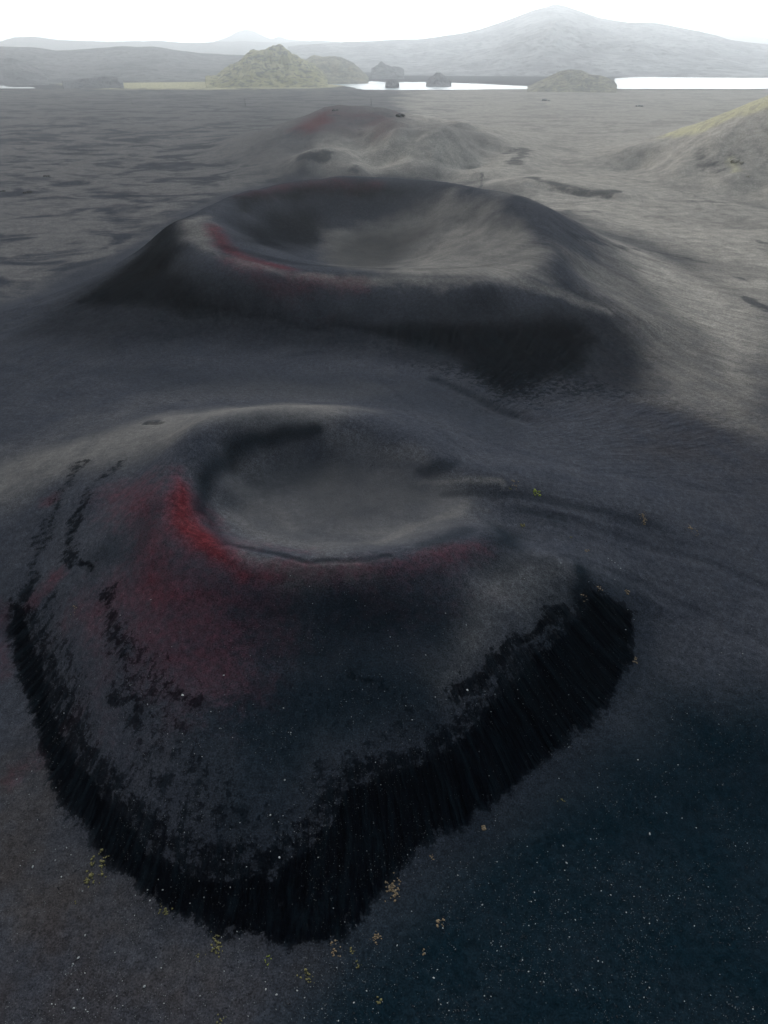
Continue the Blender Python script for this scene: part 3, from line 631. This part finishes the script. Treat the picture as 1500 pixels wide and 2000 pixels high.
ridge('hill', [(-300,95),(-100,92),(0,91),(60,92),(110,99),(170,96),(240,90),(300,89),(340,97),(390,104),(470,108),(560,112),(640,120),(700,135)],
      6800, 4700, 9500, M_grey, 'long low grey ridge at the left beyond the plain', na=500, nd_=160, seed=21, rough=0.06)
ridge('hill', [(-60,125),(-10,112),(20,112),(50,124),(90,138)], 5200, 4600, 5900, M_grey, 'small dark knoll at the left edge in front of the long ridge', na=140, nd_=80, seed=23, rough=0.08)
ridge('hill', [(120,158),(150,155),(185,151),(222,149),(240,156)], 4300, 4150, 4500, M_grey, 'thin dark lava mound at the left end of the yellow flats', na=120, nd_=40, seed=24, rough=0.12)
ridge('mountain', [(-300,80),(-100,74),(0,80),(30,72),(65,70),(110,77),(160,80),(210,82),(300,80),(360,84),(420,82),(480,80),(560,84),(620,78),(700,84),(800,88)],
      15500, 12500, 19000, M_grey, 'faint far range of low mountains along the left horizon', 'mountain', na=500, nd_=80, seed=31, rough=0.05)
ridge('mountain', [(380,92),(420,80),(445,72),(465,60),(480,56),(495,60),(515,70),(530,76),(545,71),(565,76),(600,80),(660,90)],
      20000, 17500, 23000, M_grey, 'faint pointed mountain standing alone on the far horizon', 'mountain', na=300, nd_=80, seed=33, rough=0.05)
ridge('mountain', [(1300,90),(1380,70),(1410,62),(1470,68),(1520,76),(1620,78),(1700,90)], 21000, 18000, 24000, M_grey, 'very faint range behind the right flank of the pale mountain', 'mountain', na=200, nd_=60, seed=35)
ridge('hill', [(420,112),(400,150),(425,146),(440,132),(465,124),(480,112),(494,98),(508,94),(520,97),(540,92),(556,95),(572,104),(590,116),(610,126),(640,152)][1:],
      4550, 4050, 5100, M_green, 'craggy yellow-green hill on the far shore of the lake', na=320, nd_=150, seed=41, rough=0.17, gully=2.0, power=1.0)
ridge('hill', [(560,150),(590,122),(615,108),(640,110),(665,111),(690,124),(720,150)], 4900, 4400, 5400, M_tan, 'grey-brown hump leaning on the right of the yellow-green hill', na=220, nd_=110, seed=43, rough=0.10, power=1.0)
ridge('hill', [(725,134),(738,127),(745,120),(752,124),(775,130),(790,138)], 5400, 5100, 5700, M_grey, 'small jagged grey crag in front of the long mountain slope', na=90, nd_=50, seed=45, rough=0.15)
ridge('hill', [(832,160),(842,150),(852,142),(860,141),(872,150),(882,160)], 4250, 4080, 4400, M_grey, 'small grey rounded knoll standing by the lake shore', na=110, nd_=60, seed=47, rough=0.10)
ridge('rock_islet', [(752,164),(756,156),(764,154),(774,155),(780,163)], 4010, 3960, 4060, M_grey, 'tiny dark rock islet standing in the lake shallows', 'islet', na=80, nd_=40, seed=49, rough=0.12)
ridge('hill', [(1030,168),(1055,158),(1075,147),(1095,139),(1115,136),(1135,137),(1150,145),(1180,150),(1198,158),(1206,167)], 3950, 3700, 4300, M_tan, 'low tan hill on the near side of the bright lake', na=260, nd_=110, seed=51, rough=0.08, power=1.0)

# ------------------------------------------------------------------ water
wm, t, _, _ = mat_new('lake_water')
p = nd(t, 'ShaderNodeNewGeometry').outputs['Position']
wn = noise(t, p, 0.35, 4, 0.6)
bp = nd(t, 'ShaderNodeBump', {'Height': wn, 'Strength': 0.35, 'Distance': 0.6})
bs = nd(t, 'ShaderNodeBsdfPrincipled', {'Base Color': c4(.30,.36,.38), 'Roughness': 0.22, 'IOR': 1.33, 'Normal': bp.outputs[0], 'Specular IOR Level': 0.8})
nd(t, 'ShaderNodeOutputMaterial', {0: bs.outputs[0]})
def water(P, label, z=0.9):
    import mathutils
    xs, ys = W(np.array([p[0] for p in P]), np.array([p[1] for p in P]), z)
    pts_ = []
    n_ = len(P)
    for i in range(n_):                        # ragged natural shoreline
        x0, y0, x1, y1 = xs[i], ys[i], xs[(i+1)%n_], ys[(i+1)%n_]
        for k in range(8):
            tt = k/8; x = x0+(x1-x0)*tt; y = y0+(y1-y0)*tt
            if abs(x) < 2600: x += float(fbm(np.array([x/60]), np.array([y/60]), 3, 5)[0])*14; y += float(fbm(np.array([x/60+50]), np.array([y/60]), 3, 6)[0])*22
            pts_.append((x, y, z))
    me = bpy.data.meshes.new('lake'); 
    tri = mathutils.geometry.tessellate_polygon([[mathutils.Vector(q) for q in pts_]])
    me.from_pydata(pts_, [], [tuple(x) for x in tri]); me.materials.append(wm); me.update()
    for pl_ in me.polygons:
        if pl_.normal.z < 0: pl_.flip()
    o = bpy.data.objects.new('lake', me); scene.collection.objects.link(o); tag(o, label, 'lake', kind='structure')
water([(1900,140),(1500,143.5),(1380,146),(1260,149.5),(1200,153),(1204,164),(1120,168.5),(1040,168.5),(985,166),(930,163.5),(860,161),(790,160),(770,162),(740,159),(690,158.5),(590,159),
       (640,161),(700,162),(690,163),(640,164),(668,167),(690,171),(705,175),(780,176),(900,175.2),(1000,174.2),(1100,173.6),(1300,173.6),(1500,173.5),(1900,173)], 'bright white lake spreading behind the ash plain')
water([(-300,160),(0,166),(15,169.5),(60,170.5),(68,172.5),(0,172.5),(-300,173)], 'short bright strip of water at the left edge')
water([(272,155),(300,154.8),(308,156),(280,156.6)], 'thin pale pool behind the yellow flats')
water([(50,162),(78,162),(75,164),(55,164)], 'tiny pale pool beside the left strip of water')

# ------------------------------------------------------------------ stones, moss, masts
def stone_mat(name, ca, cb):
    m, t, _, _ = mat_new(name)
    p = nd(t, 'ShaderNodeNewGeometry').outputs['Position']
    c = mixc(t, rng_node(t, noise(t, p, 1.3, 4, 0.6), 0.3, 0.7, 0, 1), c4(*ca), c4(*cb))
    s = nd(t, 'ShaderNodeBsdfPrincipled', {'Base Color': c, 'Roughness': 0.95, 'Specular IOR Level': 0.1})
    nd(t, 'ShaderNodeOutputMaterial', {0: s.outputs[0]}); return m
M_pale = stone_mat('pale_stone', (.16,.17,.17), (.34,.35,.34))
M_white = stone_mat('white_stone', (.30,.31,.30), (.45,.45,.43))
M_grit = stone_mat('grit', (.05,.055,.06), (.19,.20,.20))
M_lava = stone_mat('lava_rock', (.012,.013,.016), (.03,.03,.034))
M_outc = stone_mat('pale_outcrop', (.22,.20,.16), (.36,.33,.27))
M_moss = stone_mat('moss', (.07,.066,.026), (.17,.155,.07)); M_mossg = stone_mat('green_moss', (.10,.13,.02), (.22,.25,.05)); M_mossb = stone_mat('dry_moss', (.12,.085,.05), (.22,.17,.11))
import bmesh
bm = bmesh.new(); bmesh.ops.create_icosphere(bm, subdivisions=2, radius=1.0)
IV2 = np.array([v.co[:] for v in bm.verts]); IF2 = np.array([[v.index for v in f.verts] for f in bm.faces]); bm.free()
bm = bmesh.new(); bmesh.ops.create_icosphere(bm, subdivisions=1, radius=1.0)
IV1 = np.array([v.co[:] for v in bm.verts]); IF1 = np.array([[v.index for v in f.verts] for f in bm.faces]); bm.free()
def stone_shape(seed, fine=True):
    g = np.random.default_rng(seed); v = (IV2 if fine else IV1).copy()
    for _ in range(7):                          # knock facets off
        nrm = g.normal(size=3); nrm /= np.linalg.norm(nrm); c = 0.55 + 0.3*g.random()
        dd = v @ nrm; v -= np.where(dd > c, dd-c, 0)[:,None]*nrm
    v *= np.array([1, 0.65+0.3*g.random(), 0.5+0.25*g.random()])
    return v
shapes = [stone_shape(i) for i in range(8)]
stone_src = []
for i in range(8):
    o = mesh_np('stone', shapes[i], IF2, M_pale, smooth=False); stone_src.append(o.data); bpy.data.objects.remove(o)
white_src = stone_src[0].copy(); white_src.materials.clear(); white_src.materials.append(M_white)
def attr_at(arr, x, y): return hgrid(x, y, arr.reshape(NR, NA))
def place_words(px, py, x, y):
    d = float(attr_at(dark, np.array([x]), np.array([y]))[0]); rd = float(attr_at(red, np.array([x]), np.array([y]))[0]); te = float(attr_at(teal, np.array([x]), np.array([y]))[0])
    inside = math.hypot(x-cx1, (y-cy1)) < 48
    if inside: return 'in the bowl of the nearest crater'
    if d > 0.6: return 'on the black scree skirt of the nearest cone'
    if rd > 0.3: return 'on the dull red slope under the crater rim'
    if te > 0.5 and py > 1550: return 'on the blue-black ash flat to the right'
    if py > 1500 and px < 700: return 'on the brownish ash flat at the lower left'
    if py > 1850: return 'on the dark ash flat in the foreground'
    if px > 1150: return 'on the rilled slope right of the nearest cone'
    if px < 200: return 'on the left shoulder of the nearest cone'
    return 'on the grey apron of the nearest cone'
def put_stone(px, py, size, label, white=False, group='pale stones scattered over the black cinder'):
    x, y = hit([px], [py]); x, y = float(x[0]), float(y[0])
    z = float(hgrid(np.array([x]), np.array([y]))[0])
    o = bpy.data.objects.new('stone', white_src if white else stone_src[random.randrange(8)]); scene.collection.objects.link(o)
    o.location = (x, y, z + size*0.12); o.scale = (size*random.uniform(.8, 1.2), size, size*random.uniform(.8, 1.1)); o.rotation_euler = (random.uniform(-.3,.3), random.uniform(-.3,.3), random.uniform(0, 6.28))
    tag(o, label or ('small pale stone lying ' + place_words(px, py, x, y)), 'stone', group)
NAMED = [(357,1358,.42,'largest bright white stone, on a black patch left of the cone middle',1),(913,1348,.40,'bright white squarish stone beside a black blotch at right of the apron',1),
 (1222,1230,.30,'bright stone near the upper right corner of the black scree skirt',1),(437,1319,.28,'pale stone up and right of the largest white stone',0),(528,1592,.34,'rounded grey stone just above the lowest black scree',0),
 (556,1524,.32,'grey boulder casting a small shadow on the lower apron',0),(282,1927,.38,'largest pale oval stone on the flat at the lower left',0),(64,1693,.34,'pale stone near the left edge beside the moss cluster',0),
 (120,1713,.30,'pale stone between the left edge stone and the moss cluster',0),(166,1827,.30,'pale round stone below the moss cluster on the left flat',0),(318,1738,.34,'bright stone inside the lower left edge of the black scree',0),
 (144,1969,.32,'pale stone close to the lower left corner',0),(153,1871,.32,'upper of two long stones close together on the left flat',0),(143,1883,.30,'lower of two long stones close together on the left flat',0),
 (519,1933,.32,'pale stone below the small green moss tuft at bottom centre',0),(540,1943,.30,'pale stone right of another below the small green moss tuft',0),(1106,1685,.34,'largest stone on the blue-black flat right of the skirt',0),
 (1269,1629,.32,'pale stone on the blue-black flat toward the right edge',0),(546,1675,.30,'bright long stone at the top of the lowest black scree',1),(847,1910,.30,'grey stone low on the flat right of the moss tufts',0)]
MORE = [(33,1522),(73,1601),(155,1340),(125,1393),(832,1280),(777,1262),(805,1406),(554,1383),(568,1431),(936,1468),(959,1390),(1011,1347),(1246,1484),(1302,1588),(1324,1494),(1332,1598),
 (1165,1638),(228,1946),(101,1961),(437,1679),(162,1950),(320,1960),(108,1680),(293,1759),(580,1935),(942,1767),(861,1962),(661,1994),(651,1774),(804,1780),(865,1813),(1100,1652),
 (1194,1728),(1193,1748),(1103,1700),(1223,1782),(1258,1793),(1112,1830),(1033,1808),(1062,1918),(1308,1750),(1360,1617),(762,1244),(831,1279),(911,1221),(1188,1091),(1195,1095),(1201,1099),(1207,1104),(1212,1110),(1018,1127),(1024,1130),(1095,1100)]
for px, py, sz, lab, wh in NAMED: put_stone(px, py, sz, lab, bool(wh))
for px, py in MORE: put_stone(px, py, random.uniform(.17, .26), None)
def density(px, py):
    if py < 1000: return 0.05
    a = 0.25 + 0.75*np.clip((py-1050)/500, 0, 1)
    n_ = float(fbm(np.array([px/90.]), np.array([py/90.]), 3, 123)[0])
    return a*np.clip(0.55 + n_*1.4, 0.05, 1)
cnt = 0
while cnt < 225:
    px, py = random.uniform(0, 1500), random.uniform(1100, 1995)
    if random.random() < density(px, py): put_stone(px, py, random.uniform(.13, .22), None); cnt += 1
# finer grit, too many to count
def scatter(nm, n_, ylo, yhi, smin, smax, mat, label, seed):
    g = np.random.default_rng(seed); P_ = []
    while len(P_) < n_:
        px, py = g.uniform(-60, 1560), g.uniform(ylo, yhi)
        if g.random() < density(px, py): P_.append((px, py))
    P_ = np.array(P_); x, y = hit(P_[:,0], P_[:,1]); z = hgrid(x, y)
    vs_, fs_ = [], []
    sh1 = [stone_shape(100+i, False) for i in range(10)]
    sz = smin + (smax-smin)*g.random(n_)**3
    for i in range(n_):
        v = sh1[i % 10]; c_, s_ = math.cos(i*1.7), math.sin(i*1.7)
        q = np.stack([v[:,0]*c_-v[:,1]*s_, v[:,0]*s_+v[:,1]*c_, v[:,2]], 1)*sz[i] + (x[i], y[i], z[i]+sz[i]*0.15)
        vs_.append(q); fs_.append(IF1 + i*len(IV1))
    tag(mesh_np(nm, np.concatenate(vs_), np.concatenate(fs_), mat, smooth=False), label, 'grit', kind='stuff')
scatter('stone_grit', 15000, 1020, 2050, .05, .16, M_grit, 'fine pale grit strewn over the black cinder', 3)
scatter('cinder_lumps', 4000, 850, 2050, .07, .28, M_lava, 'small black cinder lumps strewn over the slopes', 4)
def tuft(px, py, rad_px, n_, mat, label):
    x0, y0 = hit([px], [py]); x0, y0 = float(x0[0]), float(y0[0])
    d = math.sqrt(x0*x0+y0*y0+160*160); rad_ = rad_px/F*d*0.85
    g = np.random.default_rng(int(px*7+py)); vs_, fs_ = [], []
    gx, gy = g.normal(size=n_)*rad_*.48, g.normal(size=n_)*rad_*.62
    k = fbm(gx/rad_*1.6+px, gy/rad_*1.6, 3, 8) > -0.12
    gx, gy = gx[k], gy[k]; c = 0
    zz = hgrid(x0+gx, y0+gy); z0_ = float(hgrid(np.array([x0]), np.array([y0]))[0])
    for i in range(len(gx)):
        s_ = rad_*g.uniform(.06, .17) if rad_px > 8 else rad_*g.uniform(.15,.35)
        v = IV1*(s_*g.uniform(.7,1.5), s_*g.uniform(.7,1.3), s_*g.uniform(.4,.8))*(1+0.25*g.normal(size=(len(IV1),1)))
        vs_.append(v + (gx[i], gy[i], zz[i]-z0_+s_*.2)); fs_.append(IF1 + c*len(IV1)); c += 1
    o = mesh_np('moss_tuft', np.concatenate(vs_), np.concatenate(fs_), mat); o.location = (x0, y0, z0_)
    tag(o, label, 'moss', 'patches of moss on the black ash')
for a_ in [(187,1698,20,110,M_moss,'largest ochre moss cluster left of the black scree skirt'),(322,1781,13,50,M_moss,'ochre moss patch touching the lower left edge of the scree'),(426,1843,14,70,M_moss,'bright yellow moss patch below the scree at lower left'),
  (523,1872,9,40,M_mossg,'small yellow-green moss tuft just below the scree tip'),(600,1908,13,26,M_moss,'thin scattered moss patch under the scree tip'),(657,1853,14,28,M_mossb,'sparse grey moss patch right of the scree tip'),
  (686,1856,6,14,M_moss,'tiny moss speck beside the sparse grey patch'),(699,1883,6,12,M_moss,'tiny olive moss speck below the sparse grey patch'),(737,1831,11,40,M_mossb,'tan moss tuft right of the scree tip'),(768,1738,16,70,M_mossb,'tall branching dry moss patch below the middle of the scree'),
  (841,1670,6,16,M_mossb,'small tan moss tuft under the right part of the scree'),(861,1802,8,20,M_mossb,'faint tan moss tuft on the blue-black flat'),(945,1617,8,18,M_mossb,'pale moss tuft tucked against the lower right scree edge'),(1097,1564,6,20,M_moss,'lone yellowish moss tuft right of the skirt'),
  (1243,1292,6,18,M_mossb,'small tan moss tuft at the right corner of the skirt'),(740,1955,7,18,M_moss,'small ochre moss tuft near the bottom centre'),(432,1992,8,20,M_moss,'ochre moss tuft cut by the bottom edge'),(145,1763,6,12,M_moss,'faint moss speck on the left flat'),(390,1869,7,12,M_moss,'faint olive moss speck left of the bright yellow patch'),
  (828,1860,5,12,M_mossb,'pinkish moss speck on the blue-black flat'),(1046,962,8,22,M_mossg,'bright green moss cushion on the ledge right of the nearest crater'),(1005,943,10,26,M_mossb,'brown moss patch above the ledge right of the nearest crater'),(1020,1026,6,16,M_moss,'small yellow moss tuft below the ledge'),
  (1258,1012,11,40,M_mossb,'larger tan moss patch on the rilled slope at right'),(1350,1034,10,30,M_mossb,'tan moss patch farthest right on the rilled slope'),(996,953,4,8,M_moss,'tiny yellow speck between brown and green moss'),(1115,1050,4,8,M_moss,'tiny moss speck in the middle of the rilled slope'),(1148,1076,5,10,M_mossb,'small moss speck under the rilled slope'),
  (1171,1147,6,12,M_mossb,'pale moss speck above the black scree corner'),(1225,1156,6,12,M_mossb,'pale moss speck on the crest right of the scree corner'),(1140,1166,6,12,M_mossb,'tan moss speck in the dark notch at the top of the skirt'),(145,1188,9,16,M_mossb,'dull moss patch on the left shoulder of the cone')]:
    tuft(*a_)
def big_rock(px, py, size, mat, label, name='rock', seed=0, n_=5, grp=None):
    x0, y0 = hit([px], [py]); x0, y0 = float(x0[0]), float(y0[0]); z0_ = float(hgrid(np.array([x0]), np.array([y0]))[0])
    g = np.random.default_rng(seed+int(px)); vs_, fs_ = [], []
    for i in range(n_):
        v = stone_shape(seed*31+i+int(px)); s_ = size*g.uniform(.45, 1)
        vs_.append(v*s_*(1, 1, 1.2) + (g.normal()*size*.8, g.normal()*size*.8, s_*.25)); fs_.append(IF2 + i*len(IV2))
    o = mesh_np(name, np.concatenate(vs_), np.concatenate(fs_), mat, smooth=False); o.location = (x0, y0, z0_); tag(o, label, 'rock', grp)
big_rock(1435,316,5,M_outc,'pale rocky outcrop on the lower slope of the right hill','rock_outcrop',1,7)
big_rock(1462,345,2.5,M_outc,'smaller pale rock below the outcrop on the right hill','rock_outcrop',2,3)
big_rock(655,216,3.5,M_lava,'dark lava rocks on the red summit of the lumpy hill','lava_rock',3,6)
big_rock(782,227,5,M_lava,'black lava rocks on the right shoulder of the summit','lava_rock',4,7)
big_rock(1062,197,9,M_grit,'small brown crag alone on the far plain','rock',5,4)
big_rock(1247,208,7,M_grit,'small low crag on the far plain toward the right hill','rock',6,4)
big_rock(52,377,3.2,M_lava,'black rock on the left plain with a flat top','lava_rock',7,5)
big_rock(3,374,3.0,M_lava,'black rock at the very left edge of the plain','lava_rock',8,4)
big_rock(92,345,2.6,M_lava,'tiny black rock farther out on the left plain','lava_rock',9,3)
M_post = stone_mat('weathered_wood', (.05,.05,.055), (.08,.08,.085)); M_por = stone_mat('porcelain', (.45,.55,.60), (.5,.6,.65))
def box(v, f, x0, x1, y0, y1, z0, z1, t_=0.0):
    b_ = len(v)
    for z, k in ((z0, 1), (z1, 1-t_)):
        cx, cy = (x0+x1)/2, (y0+y1)/2
        for x, y in ((x0,y0),(x1,y0),(x1,y1),(x0,y1)): v.append((cx+(x-cx)*k, cy+(y-cy)*k, z))
    f += [(b_, b_+3, b_+2, b_+1), (b_+4, b_+5, b_+6, b_+7)] + [(b_+i, b_+(i+1)%4, b_+4+(i+1)%4, b_+4+i) for i in range(4)]
def mast(px, py, label):
    x0, y0 = hit([px], [py]); x0, y0 = float(x0[0]), float(y0[0]); z0_ = float(hgrid(np.array([x0]), np.array([y0]))[0])
    e_ = bpy.data.objects.new('power_mast', None); scene.collection.objects.link(e_); e_.location = (x0, y0, z0_); e_.rotation_euler = (0, 0, R(20)); tag(e_, label, 'power mast', 'power masts crossing the far plain')
    for nm, bx_, mt in (('pole', [(-.55,.55,-.55,.55,-1,21,.45)], M_post), ('crossarm', [(-3.2,3.2,-.25,.25,18.6,19.2,0)], M_post),
                        ('insulator', [(-2.9,-2.5,-.2,.2,19.2,20.4,.3)], M_por), ('insulator', [(2.5,2.9,-.2,.2,19.2,20.4,.3)], M_por)):
        v, f = [], []
        for q in bx_: box(v, f, *q)
        o = mesh_np(nm, np.array(v), np.array(f), mt, smooth=False); o.parent = e_
mast(258, 204, 'leftmost thin power mast on the far left plain'); mast(479, 206, 'thin power mast left of the reddish hill'); mast(725, 206, 'thin power mast rising behind the reddish hill summit')

# ------------------------------------------------------------------ haze
hz_m, t, _, _ = mat_new('haze')
v = nd(t, 'ShaderNodeVolumePrincipled', {'Color': c4(.93,.97,1.0), 'Density': HAZE, 'Anisotropy': 0.92})
nd(t, 'ShaderNodeOutputMaterial', {1: v.outputs[0]})
bx, y0, y1, z0, z1 = 27000, -27000, 27000, -14, 900
co = np.array([(-bx,y0,z0),(bx,y0,z0),(bx,y1,z0),(-bx,y1,z0),(-bx,y0,z1),(bx,y0,z1),(bx,y1,z1),(-bx,y1,z1)], float)
fs = np.array([(0,3,2,1),(4,5,6,7),(0,1,5,4),(1,2,6,5),(2,3,7,6),(3,0,4,7)])
tag(mesh_np('haze', co, fs, hz_m, smooth=False), 'thin pale haze filling the air over the plain', 'haze', kind='stuff')
